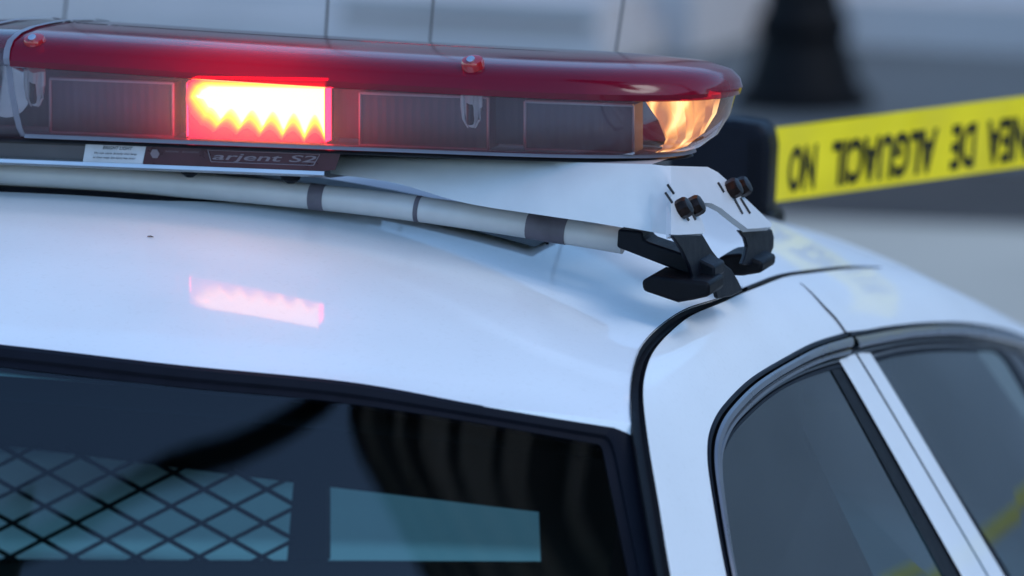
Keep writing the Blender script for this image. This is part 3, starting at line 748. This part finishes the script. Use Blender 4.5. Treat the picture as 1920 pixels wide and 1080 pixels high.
# a thin twisted strand of tape beyond the front right wing, mirrored in the front window
strand = thing('tape_strand', 'thin twisted strand of yellow tape mirrored low in the front side window', 'barrier tape', (1.9, 4.3, .8))
def gpt(px, py, dist):
    P = side(px, py); h = 1e-3
    n = Vector((1, -(X(P.y + h, P.z) - X(P.y - h, P.z)) / (2 * h), -(X(P.y, P.z + h) - X(P.y, P.z - h)) / (2 * h))).normalized()
    d = (P - CAM).normalized(); r = d - n * (2 * d.dot(n)); return P + r * dist
sp = [gpt(*p, 3.6) for p in ((2010, 880), (1920, 955), (1850, 1012), (1770, 1076), (1690, 1140))]
MB().tube(spline(sp, 30), .011, 8).build('ribbon', M['tape'], strand)

# ------------------------------------------------------------------ background: lamp post, stone building
lp = atz(1505, 200, .01)
lamp = thing('street_lamp', 'black cast iron street lamp with a flared base, blurred behind the light bar', 'street lamp', (lp.x, lp.y, .008))
k_ = 1.0
MB().lathe((lp.x, lp.y, .008), [(.20, 0), (.20, .04), (.17, .06), (.155, .10), (.135, .17), (.125, .20), (.135, .215), (.135, .25), (.12, .27), (.105, .33), (.10, .42), (.11, .44), (.11, .48), (.08, .52), (.07, .9)], 32).build('lamp_base', M['iron'], lamp)
MB().lathe((lp.x, lp.y, .9), [(.07, 0), (.05, .6), (.045, 2.4), (.07, 2.45), (.05, 2.5)], 24).build('lamp_shaft', M['iron'], lamp)
ln = MB().lathe((lp.x, lp.y, 3.4), [(.07, 0), (.16, .06), (.20, .30), (.17, .48), (.05, .56), (.02, .66)], 20).build('lantern', M['sticker'], lamp)

bl = thing('stone_building', 'pale stone building with shallow steps and dark door recess, blurred beyond the light bar', 'building', (-5, 13, 0))
RZ = radians(-9)
def bpt(px, py, base): return atz(px, py, base)
wo = atz(600, 100, .01); ex = Vector((cos(RZ), sin(RZ), 0)); ey = Vector((-sin(RZ), cos(RZ), 0))
def bbox(name, x0, x1, y0, y1, z0, z1, m, parent):
    c = wo + ex * ((x0 + x1) / 2) + ey * ((y0 + y1) / 2); c.z = (z0 + z1) / 2
    return MB().box(c, ((x1 - x0) / 2, (y1 - y0) / 2, (z1 - z0) / 2), RZ).build(name, m, parent, smooth=False)
bbox('step', -9, .95, 0, 3, .008, .10, M['stone'], bl)
bbox('step', -9, .90, .10, 3, .103, .20, M['stone'], bl)
bbox('riser_shadow_strip', .02, .88, .095, .0995, .108, .150, M['shadestone'], bl)  # dark strip painted as the shadow gap of the step
wl = bbox('wall', -12, 1.05, .45, 6, .0, 4.6, M['stone'], bl)
bbox('plinth', 1.16, 6, .9, 6, .0, .16, M['stone'], bl)
bbox('wall', 1.055, 12, 1.2, 6, .0, 4.6, M['stonegrey'], bl)
for i in range(8):
    wn = bbox('window', -10 + i * 1.5, -9.1 + i * 1.5, .42, .45, 3.3, 4.3, M['winglass'], wl)
    bbox('window_sill', -10.06 + i * 1.5, -9.04 + i * 1.5, .36, .449, 3.18, 3.297, M['stone'], wn)

# buildings across the street ahead, seen only as reflections in the glass and paint
def block(label, x0, x1, y, h, m, storeys):
    b = thing('city_building', label, 'building', ((x0 + x1) / 2, y, 0))
    wl_ = MB().box(((x0 + x1) / 2, y + 5, h / 2), ((x1 - x0) / 2, 5, h / 2)).build('wall', m, b, smooth=False)
    n = int((x1 - x0) / 3)
    for f_ in range(storeys):
        for i in range(n):
            cx = x0 + (i + .5) * (x1 - x0) / n; cz = (f_ + .55) * h / storeys
            MB().box((cx, y - .02, cz), (.6, .03, h / storeys * .28)).build('window', M['winglass'], wl_, smooth=False)
block('slate grey street building ahead on the right, mirrored in the side windows', -2, 44, 30, 9, M['slate'], 3)
block('low brown street building ahead on the left', -46, -3, 34, 6, M['brown'], 2)

# overhead street light arm, plus an awning added to shape the rear window reflection
rl_ = thing('street_light', 'tall dark street light whose curved arm reaches over the police car', 'street light', (3.6, 1.2, 0))
arm = spline([(3.6, 1.2, 6.3), (2.6, .62, 6.95), (1.3, .05, 7.1), (.75, -.42, 7.05), (.38, -.68, 7.0), (.17, -.82, 7.0), (-.12, -.915, 7.0), (-.45, -.97, 7.0), (-.80, -1.06, 7.0), (-1.15, -1.12, 7.0)], 60)
MB().tube(arm, [.036] * 60, 12).build('arm', M['iron'], rl_)
MB().lathe((3.6, 1.2, 0), [(.16, 0), (.16, .1), (.10, .3), (.085, 3), (.06, 6.35)], 20).build('pole', M['iron'], rl_)
MB().box((-1.35, -1.17, 7.0), (.32, .13, .07), .2).build('lamp_head', M['iron'], rl_, bevel=.04)
cb = thing('added_canopy_building', 'unseen brown building with an awning added to shape the rear window reflection', 'building', (20, -1, 0))
MB().box((20, -1, 4), (6, 8, 4)).build('wall', M['brown'], cb, smooth=False)  # wall of the added unseen building
wid = [5, 4, 9, 3, 7, 10, 5, 12, 4, 9, 14, 6, 18, 8, 20, 9, 24]
stripe = [k % 2 for k, n_ in enumerate(wid) for _ in range(n_)]  # tan and brown stripes paint the folds of the rear window reflection
cnp = MB(); edge_x = []
rws = []
for k in range(61):
    y = -2.6 + k * .05
    e = interp([(-2.6, 3.6), (-1.3, 1.5), (-1.10, .93), (-1.03, .76), (-.97, .60), (-.90, .42), (-.84, .32), (-.6, .26), (.5, .26)], y)
    rws.append([Vector((e + t, y, 7.2 + .04 * sin(t * 21 + 1.6 * sin(t * 5)))) for t in [i * .012 for i in range(len(stripe) + 1)]])
for i, sm_ in enumerate(stripe): cnp.loft([[r[i], r[i + 1]] for r in rws], mi=sm_)
cnp.loft([[(p.x, p.y, 7.30) for p in r] for r in rws], mi=0)
cnp.build('reflection_canopy', [M['brown'], M['added_canvas']], cb)
for y in (-1.9, -.3):
    MB().box((7.9, y, 7.42), (6.3, .05, .05)).build('reflection_canopy_beam', M['iron'], cb, smooth=False)

# a scrap of twig lying on the roof
tq = hit(282, 446, lambda P: P.z - roofz(P.x, P.y), 3.8, 6)
tw = MB().tube([tq + Vector((-.003, .001, .001)), tq + Vector((0, .0005, .0014)), tq + Vector((.003, -.001, .001))], [.0004, .0006, .0003], 6).build('twig', M['bark'], None, loc=tuple(tq))
tag(tw, 'tiny dark twig scrap lying on the white car roof', 'twig')
